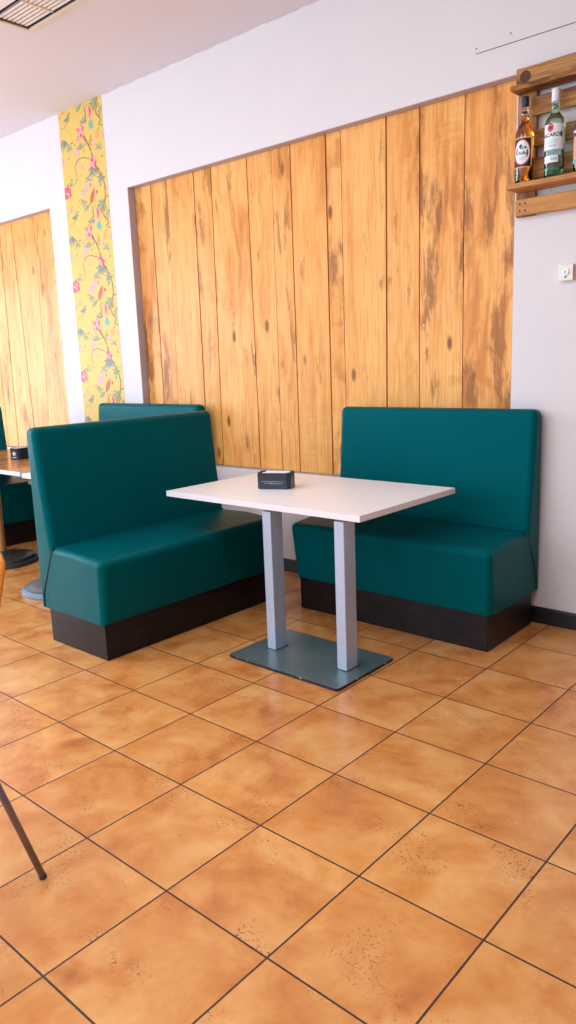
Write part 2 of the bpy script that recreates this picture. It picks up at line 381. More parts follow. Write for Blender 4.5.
# ------------------------------------------------------------------ plank panels in the recesses
def panel(name, seams, z0, z1, label, cat='panel'):
    random.seed(len(seams))
    BURN = [.95, .5, .12, .5, .25, .25, .4, .2, 1, .12, .5, .85, 1]
    me_bm = new(); lay = me_bm.faces.layers.float.new('plank'); lay = me_bm.faces.layers.float['plank']; lb_ = me_bm.faces.layers.float.new('burn'); lay = me_bm.faces.layers.float['plank']
    for i, ((a, a2), (b, b2)) in enumerate(zip(seams, seams[1:])):
        g = random.uniform(.0028, .0050)
        xa, xb, ya, yb = a+g, b-g, a2+g, b2-g
        dy = random.uniform(0, .006); y0 = .058+dy; y1 = REC+.034
        vs = [me_bm.verts.new(p) for p in ((ya, y0, z0), (yb, y0, z0), (yb, y1, z0), (ya, y1, z0), (xa, y0, z1), (xb, y0, z1), (xb, y1, z1), (xa, y1, z1))]
        for q in ((0, 3, 2, 1), (4, 5, 6, 7), (0, 1, 5, 4), (1, 2, 6, 5), (2, 3, 7, 6), (3, 0, 4, 7)):
            f = me_bm.faces.new([vs[j] for j in q]); f[lay] = i*.618+.2; f[lb_] = BURN[i] if len(seams) > 8 else .25
    # dark backing seen through the joints
    for f in box(me_bm, (seams[0][0], REC+.028, z0), (seams[-1][0], REC+.0345, z1), 1): f[lay] = 0
    o = link_mesh(name, me_bm, [M['planks'], M['gap']])
    return tag(o, label, cat)
s1 = [(-1.796, -1.796), (-1.607, -1.62), (-1.42, -1.45), (-1.135, -1.150), (-.957, -.984), (-.62, -.610), (-.398, -.405), (-.241, -.243), (.039, .036), (.151, .151), (.472, .455), (.689, .679), (.959, .956), (1.268, 1.268)]
panel('wooden_wall_panel', s1, PZ0+.006, PZ1-.004, 'wide panel of upright orange pine planks in the wall recess behind the white table')
s2 = [(-4.296, -4.296), (-4.05, -4.08), (-3.826, -3.89), (-3.61, -3.557), (-3.22, -3.31), (-3.005, -3.01), (-2.864, -2.864)]
panel('wooden_wall_panel', s2, PZ0+.006, 2.748, 'narrower panel of pale pine planks at the far left, left of the yellow wallpaper')
# pale staple and filler marks belong to the planks
# ------------------------------------------------------------------ floral wallpaper strip
def wallpaper():
    bm = new(); mats = []
    cols = dict(y=(.74, .50, .11), pink=(.78, .09, .16), rose=(.85, .33, .37), pale=(.82, .42, .32), leaf=(.30, .33, .17), grey=(.22, .24, .20), teal=(.20, .42, .34), brown=(.30, .16, .08), red=(.62, .10, .09), org=(.80, .36, .10), tan=(.68, .44, .14))
    idx = {}
    for k, c in cols.items():
        idx[k] = len(mats); mats.append(plain('wallpaper_'+k, c, .6, vary=.12, scale=45))
    X0, X1, Z0, Z1 = -2.618, -2.033, .095, CZ
    box(bm, (X0, -.0012, Z0), (X1, -.0003, Z1-.001), idx['y'])
    LVL = [0]
    def poly(pts, k):
        pts = [(min(max(x, X0), X1), min(max(z, Z0), Z1)) for x, z in pts]
        LVL[0] = (LVL[0]+1) % 40; y = -.0014-LVL[0]*2e-5
        try:
            f = bm.faces.new([bm.verts.new((x, y, z)) for x, z in pts]); f.material_index = idx[k]
        except Exception: pass
    def leaf(x, z, l, w, a, k):
        c, s = math.cos(a), math.sin(a)
        P = [(0, 0), (.25, .42), (.55, .5), (.85, .22), (1, 0), (.85, -.22), (.55, -.5), (.25, -.42)]
        poly([(x+(u*l)*c-(v*w)*s, z+(u*l)*s+(v*w)*c) for u, v in P], k)
    def spray(x, z, n, l, a0, a1, k, w=.3):
        for i in range(n): a = R(a0+(a1-a0)*i/max(1, n-1)); leaf(x, z, l*random.uniform(.75, 1.1), l*w, a, k if random.random() < .7 else 'leaf')
    def flower(x, z, r, k, k2='rose'):
        a0 = random.uniform(0, 6)
        for i in range(6): leaf(x, z, r*random.uniform(.8, 1.1), r*.75, a0+i*math.pi/3, k if i % 2 else k2)
        for i in range(4): leaf(x+r*.1*math.cos(i*1.6), z+r*.1*math.sin(i*1.6), r*.45, r*.3, a0+i*1.57, 'pale')
    def stroke(pts, w, k):
        # smooth through the points
        P = [Vector((*p, 0)) for p in pts]; Q = []
        for i in range(len(P)-1):
            a = P[max(0, i-1)]; b = P[i]; c = P[i+1]; d = P[min(len(P)-1, i+2)]
            for s in range(5):
                t = s/5; Q.append(.5*((2*b)+(-a+c)*t+(2*a-5*b+4*c-d)*t*t+(-a+3*b-3*c+d)*t**3))
        Q.append(P[-1])
        for a, b in zip(Q, Q[1:]):
            d = b-a
            if d.length < 1e-6: continue
            n = Vector((-d.y, d.x, 0)).normalized()*w/2
            poly([(a.x+n.x, a.y+n.y), (b.x+n.x, b.y+n.y), (b.x-n.x, b.y-n.y), (a.x-n.x, a.y-n.y)], k)
    # one repeat, in metres from (X0, top of repeat); z downwards negative
    PER = .733
    for rep in range(-1, 5):
        random.seed(11)
        zt = 3.455-rep*PER
        A = lambda u, v: (X0+u*(X1-X0), zt-v*PER-.15*u)
        stroke([A(.93, -.10), A(.86, .0), A(.95, .06), A(.90, .12)], .012, 'brown')
        stroke([A(.55, .24), A(.66, .34), A(.72, .44), A(.74, .50), A(.86, .60), A(.93, .70), A(.92, .84), A(.86, .94), A(.80, .99)], .014, 'brown')
        stroke([A(.93, .82), A(1.0, .80)], .010, 'brown')
        stroke([A(.72, .22), A(.66, .33)], .009, 'brown')
        stroke([A(.64, .46), A(.44, .47), A(.30, .56), A(.34, .66)], .007, 'brown')
        stroke([A(.0, .10), A(.12, .17), A(.22, .22), A(.30, .30), (A(.28, .36))], .007, 'tan')
        stroke([A(.10, .17), A(.02, .30), A(.0, .38)], .006, 'tan')
        stroke([A(.15, .96), A(.22, 1.06), A(.16, 1.14)], .006, 'tan')
        flower(*A(.50, .20), .055, 'rose', 'pink'); spray(*A(.58, .12), 4, .06, 30, 150, 'grey')
        leaf(*A(.46, .24), .06, .03, R(-110), 'rose'); leaf(*A(.55, .24), .06, .03, R(-60), 'pink')
        leaf(*A(.70, .17), .075, .055, R(60), 'teal'); leaf(*A(.78, .16), .06, .045, R(120), 'teal'); leaf(*A(.80, .22), .06, .06, R(-10), 'org'); leaf(*A(.76, .26), .05, .05, R(-80), 'pale')
        leaf(*A(.70, .02), .08, .03, R(65), 'rose'); leaf(*A(.72, .00), .05, .02, R(80), 'pink')
        flower(*A(.12, .02), .032, 'org', 'pale'); spray(*A(.20, .08), 6, .055, -160, 40, 'grey')
        spray(*A(.08, .30), 6, .10, -140, -40, 'grey', .18); spray(*A(.20, .34), 5, .07, -120, -50, 'leaf', .22)
        spray(*A(.86, .35), 5, .06, 0, 170, 'leaf', .2)
        flower(*A(.38, .42), .042, 'rose', 'pale'); spray(*A(.46, .38), 5, .06, 20, 160, 'leaf'); leaf(*A(.34, .48), .06, .025, R(-95), 'rose'); leaf(*A(.40, .50), .05, .02, R(-70), 'pale')
        flower(*A(.72, .50), .055, 'pink', 'rose'); spray(*A(.72, .54), 6, .10, -170, -20, 'grey', .24)
        spray(*A(.86, .64), 7, .06, 0, 320, 'grey', .3)
        spray(*A(.58, .68), 5, .06, -10, 190, 'leaf'); flower(*A(.56, .73), .038, 'rose', 'pale')
        spray(*A(.32, .66), 4, .06, -120, -60, 'tan', .2)
        flower(*A(.08, .84), .060, 'pink', 'pink'); leaf(*A(-.02, .88), .06, .05, R(-40), 'red'); spray(*A(.16, .78), 5, .06, 20, 140, 'leaf', .2)
        flower(*A(.46, .82), .045, 'rose', 'pale'); spray(*A(.44, .90), 6, .06, -200, -20, 'leaf', .18)
        for _ in range(110):
            u, v_ = random.random(), random.random(); k = random.choice(['leaf', 'grey', 'tan', 'brown', 'rose', 'tan', 'pale'])
            p = A(u, v_); leaf(p[0], p[1], random.uniform(.02, .045), random.uniform(.006, .014), random.uniform(0, 6.3), k)
        # bird on the branch
        leaf(*A(.58, .93), .14, .050, R(58), 'red'); leaf(*A(.72, .80), .035, .028, R(20), 'red'); leaf(*A(.57, .92), .10, .035, R(-150), 'leaf'); leaf(*A(.60, .93), .17, .014, R(-96), 'tan'); leaf(*A(.62, .92), .15, .012, R(-84), 'brown')
        spray(*A(.86, .92), 5, .08, 60, 200, 'grey', .32)
        leaf(*A(.72, 1.06), .07, .03, R(70), 'pink'); leaf(*A(.74, 1.08), .05, .02, R(80), 'rose')
        spray(*A(.97, .98), 4, .05, 60, 240, 'leaf'); leaf(*A(.98, .24), .05, .03, R(100), 'rose'); leaf(*A(.02, .58), .07, .03, R(80), 'rose')
        flower(*A(.12, 1.03-.0), .022, 'org', 'org')
    o = link_mesh('floral_wallpaper', bm, mats)
    # keep front faces towards the room
    return tag(o, 'tall yellow wallpaper strip printed with pink blossoms, branches and birds, on white wall', 'wallpaper')
wallpaper()

# ------------------------------------------------------------------ recessed ceiling light
def ceiling_light():
    t = tag(empty('ceiling_light', (0, 0, CZ)), 'recessed louvred light fitting, unlit, at the top left of the ceiling', 'ceiling light')
    x0, x1, y0, y1 = HX0, HX1, HY0, HY1
    bm = new(); w = .03
    for a, b in (((x0-w, y0-w), (x1+w, y0)), ((x0-w, y1), (x1+w, y1+w)), ((x0-w, y0), (x0, y1)), ((x1, y0), (x1+w, y1))):
        box(bm, (a[0], a[1], -.008), (b[0], b[1], -.0005))
    link_mesh('frame', bm, M['frame'], t, bevel=.002, segs=1)
    bm = new()
    for a, b in (((x0, y0), (x1, y0+.004)), ((x0, y1-.004), (x1, y1)), ((x0, y0), (x0+.004, y1)), ((x1-.004, y0), (x1, y1))): box(bm, (a[0], a[1], .001), (b[0], b[1], .12))
    box(bm, (x0, y0, .12), (x1, y1, .125)); link_mesh('housing', bm, M['gap'], t)
    for (ya, yb) in ((y1-.205, y1-.012), (y0+.012, y0+.205)):
        bm = new()
        n = 7
        for k in range(n):
            y = ya+(yb-ya)*(k+.5)/n
            prism(bm, [(y-.011, .004), (y+.009, .004), (y+.007, .03), (y+.001, .03)], x0+.012, x1-.012)
        link_mesh('louvre', bm, M['louvre'], t)
        for xx in (x0+.285, ):
            bm = new(); box(bm, (xx-.006, ya, .0), (xx+.006, yb, .034)); link_mesh('crossbar', bm, M['frame'], t)
    bm = new(); box(bm, (x0+.01, (y0+y1)/2-.05, .002), (x1-.01, (y0+y1)/2+.05, .02)); link_mesh('spine', bm, M['tube'], t, bevel=.004)
    for yy in (y1-.10, y0+.10):
        bm = new(); tube(bm, (x0+.03, yy, .075), (x1-.03, yy, .075), .016); link_mesh('fluorescent_tube', bm, M['tube'], t, smooth=True)
ceiling_light()

# ------------------------------------------------------------------ benches
def weigh(bm, fn):
    bm.normal_update(); lay = bm.edges.layers.float.new('bevel_weight_edge')
    for e in bm.edges:
        e[lay] = fn(e.verts[0].co, e.verts[1].co) if e.is_manifold and e.calc_face_angle(0) > .3 else 0
def make_bench(L):
    """local: length along x (centred), back at y=0, front towards -y"""
    t = empty('bench', (0, 0, 0)); h = L/2
    bm = new(); prism(bm, [(-.035, 0), (-.035, .186), (-.530, .186), (-.530, 0)], -h+.02, h-.02)
    link_mesh('plinth', bm, M['plinth'], t, bevel=.004, segs=2)
    # seat block with finer rows so that the cushion top swells a little
    prof = [(-.022, .184), (-.545, .186), (-.562, .34), (-.578, .512), (-.36, .530), (-.145, .528), (-.024, .262)]
    bm = new(); N = 14; rows = []
    for i in range(N+1):
        x0_ = (2*i/N-1); e = 1-abs(x0_)**4
        rows.append([bm.verts.new((x0_*(h-.004+(.014*(z-.18)/.34 if y < -.2 else 0)), y-(.006*e if z > .3 and y < -.5 else 0), z+(.008*e if (y, z) == (-.36, .530) else .003*e if z > .5 else 0))) for y, z in prof])
    bm.faces.new(rows[0][::-1]); bm.faces.new(rows[-1])
    for a, b in zip(rows, rows[1:]):
        for j in range(len(prof)): k = (j+1) % len(prof); bm.faces.new((a[j], a[k], b[k], b[j]))
    weigh(bm, lambda p, q: .12 if max(p.y, q.y) > -.03 or (min(p.y, q.y) > -.16) else (.35 if max(p.z, q.z) < .2 else 1))
    link_mesh('seat', bm, M['leather'], t, bevel=.034, segs=6, weight=True)
    prof = [(0, .186), (-.010, 1.140), (-.084, 1.140), (-.112, .80), (-.147, .530), (-.020, .262), (-.018, .186)]
    bm = new(); prism(bm, [(y+0, z) for y, z in prof], -h, h)
    weigh(bm, lambda p, q: .10 if max(p.z, q.z) < .54 else 1 if not (max(p.y, q.y) > -.01 and min(p.z, q.z) < .2) else .3)
    link_mesh('backrest', bm, M['leather'], t, bevel=.032, segs=6, weight=True)
    # row of stitching down each side seam
    for s in (-1, 1):
        bm = new(); tube(bm, (s*(h-.004), -.020, .265), (s*(h-.004), -.1445, .522), .0040, 6); link_mesh('seam', bm, M['gap'], t, smooth=True)
    return t
def copy_tree(o, parent=None):
    c = o.copy(); COL.objects.link(c)
    if parent: c.parent = parent
    for ch in list(o.children): copy_tree(ch, c)
    return c
b0 = make_bench(1.227)
b0.location = (.841, -.016, 0); tag(b0, 'teal leather bench against the wall, right of the white table, facing the camera', 'bench', 'teal leather benches')
def place_bench(x, y, rz, label):
    c = copy_tree(b0); c.location = (x, y, 0); c.rotation_euler = (0, 0, rz); return tag(c, label, 'bench', 'teal leather benches')
place_bench(-.532, -1.137, R(90), 'nearest teal leather bench, left of the white table, its end towards the camera')
place_bench(-1.665, -.016, 0, 'teal leather bench of which only the backrest top shows behind the nearest bench')
place_bench(-3.30, -1.04, R(90), 'dark teal bench at the far left edge beyond the wooden tables')

# ------------------------------------------------------------------ the white table
def white_table():
    t = tag(empty('dining_table', (.505, -.755, 0)), 'white rectangular table with two aluminium posts on a flat steel foot plate', 'table')
    hx, hy = .635, .415
    bm = new(); box(bm, (-hx-.022, -hy, .7275), (hx, hy, .7570)); bm.normal_update()
    for f in bm.faces:
        if abs(f.normal.z) < .5: f.material_index = 1
    link_mesh('tabletop', bm, [M['laminate'], M['edgeband']], t, bevel=.0015, segs=1)
    bm = new(); box(bm, (-.345, -.155, .716), (.345, .155, .7272)); link_mesh('mounting_plate', bm, M['castdark'], t, bevel=.002, segs=1)
    cx = 2.07*T-.505+.0
    # foot plate: x 1.17..2.97 tiles, y 1.385..2.56 tiles
    x0, x1, y0, y1 = 1.172*T-.505, 2.962*T-.505, 1.385*T+OY+.755, 2.56*T+OY+.755
    r = .02; pts = []
    for cxx, cyy, a in ((x1-r, y0+r, -90), (x1-r, y1-r, 0), (x0+r, y1-r, 90), (x0+r, y0+r, 180)):
        for k in range(5): pts.append((cxx+r*math.cos(R(a+22.5*k)), cyy+r*math.sin(R(a+22.5*k))))
    bm = new(); prism_z(bm, pts, .004, .014); bm.normal_update()
    for f in bm.faces:
        if abs(f.normal.z) < .5: f.material_index = 1
    link_mesh('foot_plate', bm, [M['plate'], M['chipped']], t, bevel=.0015, segs=1)
    bm = new(); prism_z(bm, [((x-(x0+x1)/2)*.992+(x0+x1)/2, (y-(y0+y1)/2)*.988+(y0+y1)/2) for x, y in pts], 0, .004); link_mesh('foot_pad', bm, M['gap'], t)
    for xc in (.576, 1.016):
        bm = new(); a, b = .0275, .0425
        bx, by = xc-.505, 1.965*T+OY+.755
        pts2 = []
        rr = .003
        for cxx, cyy, ang in ((bx+a-rr, by-b+rr, -90), (bx+a-rr, by+b-rr, 0), (bx-a+rr, by+b-rr, 90), (bx-a+rr, by-b+rr, 180)):
            for k in range(3): pts2.append((cxx+rr*math.cos(R(ang+45*k)), cyy+rr*math.sin(R(ang+45*k))))
        prism_z(bm, pts2, .0142, .7158); leg = link_mesh('post', bm, M['alu'], t)
        bm = new(); prism_z(bm, [(bx-a-.004, by-b-.004), (bx+a+.004, by-b-.004), (bx+a+.004, by+b+.004), (bx-a-.004, by+b+.004)], .0142, .017); link_mesh('weld_collar', bm, M['castdark'], leg)
white_table()

# ------------------------------------------------------------------ napkin boxes
def napkin_box(loc, rz, label, star):
    t = tag(empty('napkin_box', loc, rz), label, 'napkin box', None)
    L, D, H, c = .093, .054, .087, .018        # half length, half depth, height, corner cut
    P = [(-L+c, -D), (L-c, -D), (L, -D+c), (L, D-c), (L-c, D), (-L+c, D), (-L, D-c), (-L, -D+c)]
    bm = new(); w = .005
    I = [(x*(1-w/L), y*(1-w/D)) for x, y in P]; n = len(P)
    ob = [bm.verts.new((x, y, .0)) for x, y in P]; ot = [bm.verts.new((x, y, H)) for x, y in P]
    it = [bm.verts.new((x, y, H)) for x, y in I]; ib = [bm.verts.new((x, y, .006)) for x, y in I]
    bm.faces.new(ob[::-1]); bm.faces.new(ib)
    for i in range(n):
        j = (i+1) % n
        bm.faces.new((ob[i], ob[j], ot[j], ot[i])); bm.faces.new((ot[i], ot[j], it[j], it[i])); bm.faces.new((it[i], it[j], ib[j], ib[i]))
    link_mesh('case', bm, M['black'], t, bevel=.0012, segs=2)
    bm = new(); random.seed(3)
    for k in range(9):
        y = -D+.012+k*(2*D-.024)/8
        box(bm, (-L+.024+random.uniform(-.002, .002), y-.0045, .0065), (L-.024, y+.0035, H-.004+random.uniform(-.003, .004)))
    link_mesh('napkins', bm, M['napkin'], t)
    if not star:
        bm = new()
        for s, z, sz in (('SU OPINION NOS IMPORTA', .040, .0105), ('GRACIAS POR SU VISITA', .028, .0088)):
            pass
        # two lines of very small pale print, too small in the photograph to read
        random.seed(9)
        for z, x0, x1, hh in ((.0385, -.062, .060, .0048), (.0290, -.050, .050, .0040)):
            x = x0
            while x < x1:
                wd = random.uniform(.002, .004)
                k = random.random()
                box(bm, (x, -D-.0005, z), (x+.0009, -D-.0001, z+hh))
                if k < .7: box(bm, (x, -D-.0005, z+hh-.0009), (x+wd, -D-.0001, z+hh))
                if k > .3: box(bm, (x, -D-.0005, z), (x+wd, -D-.0001, z+.0009))
                if .2 < k < .6: box(bm, (x+wd-.0009, -D-.0005, z), (x+wd, -D-.0001, z+hh))
                x += wd+.0016+(.004 if random.random() < .15 else 0)
        link_mesh('print', bm, M['print'], t)
    else:
        bm = new()   # white star-like leaf emblem on the short end
        def emb(cz, pts): bm.faces.new([bm.verts.new((-L-.0004, y, cz+z)) for y, z in pts])
        pts = []
        for k in range(10):
            r = .022 if k % 2 == 0 else .011; a = R(90+36*k); pts.append((r*math.cos(a)*-1, r*math.sin(a)))
        c0 = bm.verts.new((-L-.0004, 0, .046)); vv = [bm.verts.new((-L-.0004, y, .046+z)) for y, z in pts]
        for i in range(10): bm.faces.new((c0, vv[i], vv[(i+1) % 10]))
        box(bm, (-L-.0004, -.020, .014), (-L-.0001, .020, .019))
        link_mesh('emblem', bm, M['print'], t)
    return t
def frontmid(p, ang, dep): return (p[0]-math.sin(ang)*dep, p[1]+math.cos(ang)*dep)
a = R(24)
napkin_box((.318, -.795, .7572), a, 'black napkin box with two lines of pale print, on the white table', False)
napkin_box((-2.375, -.745, .7582), R(90+16), 'black napkin box with a pale star emblem, on the wooden table at the far left', True)

# ------------------------------------------------------------------ far tables with round pedestals
def pedestal_table(name, x0, x1, y0, y1, px, py, topmat, edgemat, polemat, basemat, rimmat, label, ztop=.758, rb=.27, seam=None):
    t = tag(empty(name, (px, py, 0)), label, 'table')
    bm = new()
    if seam is None: box(bm, (x0-px, y0-py, ztop-.030), (x1-px, y1-py, ztop))
    else:
        box(bm, (x0-px, y0-py, ztop-.030), (seam-.0025-px, y1-py, ztop)); box(bm, (seam+.0025-px, y0-py, ztop-.030), (x1-px, y1-py, ztop))
        box(bm, (seam-.003-px, y0+.004-py, ztop-.028), (seam+.003-px, y1-.004-py, ztop-.010))
    bm.normal_update()
    for f in bm.faces:
        if abs(f.normal.z) < .5: f.material_index = 1
    link_mesh('tabletop', bm, [topmat, edgemat], t, bevel=.0025, segs=2)
    bm = new(); lathe(bm, [(rb, 0), (rb, .012), (rb*.985, .024), (rb*.93, .036)], 56, 0)
    link_mesh('base_rim', bm, rimmat, t, smooth=False)
    bm = new(); lathe(bm, [(rb*.93, .0362), (rb*.6, .044), (.06, .052), (.045, .06), (.045, .09)], 56, 0)
    link_mesh('base', bm, basemat, t, smooth=True)
    bm = new(); lathe(bm, [(.032, .0902), (.032, ztop-.05)], 28); link_mesh('pole', bm, polemat, t, smooth=False)
    for p in t.children[-1].data.polygons: p.use_smooth = abs(p.normal.z) < .5
    bm = new(); box(bm, (-.16, -.09, ztop-.0498), (.16, .16, ztop-.0302)); link_mesh('spider_plate', bm, M['castdark'], t)
    return t
pedestal_table('dining_table', -3.14, -1.640, -1.192, -.40, -2.325, -1.03, M['tabletopwood'], M['alu'], M['copper'], M['castdark'], M['castdark'], 'lacquered wooden table carrying a napkin box, on a dark round base at the far left', seam=-2.555)
pedestal_table('dining_table', -1.634, -.575, -1.185, -.40, -1.300, -1.150, M['laminate'], M['edgeband'], M['alu'], M['castgrey'], M['rimgrey'], 'white-edged table almost hidden behind the nearest bench, on a grey round base', ztop=.750)

# ------------------------------------------------------------------ chair cut by the left edge
def chair():
    foot = Vector((1.199, -2.811, 0)); er = Vector((.7516, .6596, 0)); ef = Vector((-.6596, .7516, 0))
    o = foot-er*.265-ef*.20
    t = empty('dining_chair', o, math.atan2(er.y, er.x)); tag(t, 'orange plywood chair with dark metal leg, cut off by the left edge', 'chair')
    def shell(name, pts2, yfun, th, parent):
        pass
    # seat: rounded board
    def rounded(w, d0, d1, r, n=6):
        P = []
        for cx, cy, a in ((w-r, d0+r, -90), (w-r, d1-r, 0), (-w+r, d1-r, 90), (-w+r, d0+r, 180)):
            for k in range(n+1): P.append((cx+r*math.cos(R(a+90*k/n)), cy+r*math.sin(R(a+90*k/n))))
        return P
    bm = new(); prism_z(bm, rounded(.18, -.20, .17, .05), .440, .454); link_mesh('seat', bm, M['plywood'], t, bevel=.004, segs=2)
    # backrest: curved board leaning away
    bm = new(); N, Kz = 14, 14; g = []
    for s in (0, 1):
        rows = []
        for j in range(Kz+1):
            z = .60+.315*j/Kz; row = []
            v = j/Kz; wd = .168+.030*v**1.5
            cut = .022*max(0, (v-.86)/.14)**2+.03*max(0, (.2-v)/.2)**2
            for i in range(N+1):
                u = -1+2*i/N; x = u*(wd-cut)
                row.append(bm.verts.new((x, .205+.48*(z-.45)*.85-.02*u*u+(s*.013), z)))
            rows.append(row)
        g.append(rows)
    for j in range(Kz):
        for i in range(N):
            bm.faces.new((g[0][j][i], g[0][j][i+1], g[0][j+1][i+1], g[0][j+1][i])); bm.faces.new((g[1][j][i], g[1][j+1][i], g[1][j+1][i+1], g[1][j][i+1]))
        for i in (0, N): bm.faces.new((g[0][j][i], g[0][j+1][i], g[1][j+1][i], g[1][j][i]))
    for i in range(N):
        for j in (0, Kz): bm.faces.new((g[0][j][i], g[0][j][i+1], g[1][j][i+1], g[1][j][i]))
    link_mesh('backrest', bm, M['plywood'], t, smooth=True)
    for sx in (-1, 1):
        for sy in (-1, 1):
            bm = new(); p = (sx*.265, sy*.20, .006); q = (sx*.176, sy*.13-.02*(sy > 0), .439)
            tube(bm, p, q, .0100, 14); lg = link_mesh('leg', bm, M['darkmetal'], t, smooth=True)
            bm = new(); lathe(bm, [(.0100, .0), (.0112, .003), (.0112, .009), (.0104, .011)], 14, 0, sx*.265, sy*.20); link_mesh('foot_cap', bm, M['gap'], lg, smooth=True)
        bm = new(); tube(bm, (sx*.120, .10, .435), (sx*.118, .228, .50), .009); tube(bm, (sx*.118, .228, .50), (sx*.118, .338, .78), .009)
        link_mesh('back_upright', bm, M['darkmetal'], t, smooth=True)
    bm = new(); tube(bm, (-.15, .105, .432), (.15, .105, .432), .008); tube(bm, (-.15, -.13, .432), (.15, -.13, .432), .008); link_mesh('cross_tube', bm, M['darkmetal'], t, smooth=True)
chair()

# ------------------------------------------------------------------ pallet shelf on the right wall
def pallet_shelf():
    t = tag(empty('pallet_shelf', (1.28, 0, 2.07)), 'rustic shelf made of dark reclaimed pallet wood on the white wall, holding the bottles', 'shelf')
    ox, oz = 1.28, 2.07; X1 = 2.55
    def part(name, a, b, mat, bev=.004):
        bm = new(); box(bm, (a[0]-ox, a[1], a[2]-oz), (b[0]-ox, b[1], b[2]-oz))
        bmesh.ops.subdivide_edges(bm, edges=[e for e in bm.edges if e.calc_length() > .5], cuts=14)
        random.seed(int(a[2]*100))
        for v in bm.verts: v.co += Vector((0, random.uniform(-.0015, .0015), random.uniform(-.0015, .0015)))
        return link_mesh(name, bm, mat, t, bevel=bev, segs=2)
    for x in (1.286, 1.86, 2.43): part('upright', (x, -.022, 2.075), (x+.098, -.001, 2.735), M['palletv'])
    part('top_board', (1.284, -.044, 2.652), (X1, -.0225, 2.742), M['pallet'])
    part('top_ledge', (1.290, -.118, 2.627), (X1, -.0225, 2.650), M['pallet'])
    part('slat', (1.362, -.044, 2.521), (X1, -.0225, 2.602), M['pallet'])
    part('slat', (1.366, -.040, 2.381), (X1, -.0225, 2.457), M['pallet'])
    part('slat', (1.368, -.040, 2.243), (X1, -.0225, 2.331), M['pallet'])
    part('shelf_board', (1.292, -.148, 2.187), (X1, -.0225, 2.211), M['shelfwood'], .003)
    fb = part('bottom_board', (1.293, -.046, 2.078), (X1, -.0225, 2.155), M['shelfwood'])
    for x in (1.318, 1.345):
        for z in (2.10, 2.132):
            bm = new(); tube(bm, (x-ox, -.0475, z-oz), (x-ox, -.0455, z-oz), .005, 10); link_mesh('nail_head', bm, M['gap'], fb)
    bm = new(); tube(bm, (1.33-ox, -.0455, 2.70-oz), (1.33-ox, -.0442, 2.70-oz), .026, 18); link_mesh('knot', bm, M['knot'], t)
pallet_shelf()
SZ = 2.2135
# labels are curved patches; angle 0 faces the camera
def camang(x, y): return math.atan2(CAM.y-y, CAM.x-x)
def patch(bm, r, a0, a1, z0, z1, n=16, mi=0):
    A = [bm.verts.new((r*math.cos(a0+(a1-a0)*i/n), r*math.sin(a0+(a1-a0)*i/n), z0)) for i in range(n+1)]
    B = [bm.verts.new((r*math.cos(a0+(a1-a0)*i/n), r*math.sin(a0+(a1-a0)*i/n), z1)) for i in range(n+1)]
    for i in range(n): bm.faces.new((A[i], A[i+1], B[i+1], B[i])).material_index = mi
def oval(bm, r, ac, ra, zc, rz, n=28, mi=0):
    c = bm.verts.new((r*math.cos(ac), r*math.sin(ac), zc)); rim = []; mid = []
    for i in range(n):
        a = 2*math.pi*i/n; t = ac+ra*math.cos(a); rim.append(bm.verts.new((r*math.cos(t), r*math.sin(t), zc+rz*math.sin(a))))
        t = ac+ra*.5*math.cos(a); mid.append(bm.verts.new((r*math.cos(t), r*math.sin(t), zc+rz*.5*math.sin(a))))
    for i in range(n):
        j = (i+1) % n; bm.faces.new((mid[i], rim[i], rim[j], mid[j])).material_index = mi; bm.faces.new((c, mid[i], mid[j])).material_index = mi
def wrap_text(bm, s, size, r, ac, zc, bold=0, mi=0):
    V, Fc = text_mesh(s, size, bold)
    vs = [bm.verts.new((r*math.cos(ac+v.x/r), r*math.sin(ac+v.x/r), zc+v.y)) for v in V]
    for f in Fc:
        try: bm.faces.new([vs[i] for i in f]).material_index = mi
        except ValueError: pass
lab = {k: plain('label_'+k, c, .5, vary=.03) for k, c in dict(black=(.015, .015, .03), white=(.84, .85, .90), red=(.60, .02, .08), gold=(.70, .45, .14), ink=(.03, .04, .10), tealink=(.20, .45, .55), gcap=(.80, .80, .86), crimson=(.72, .08, .10), bluecap=(.02, .02, .06)).items()}

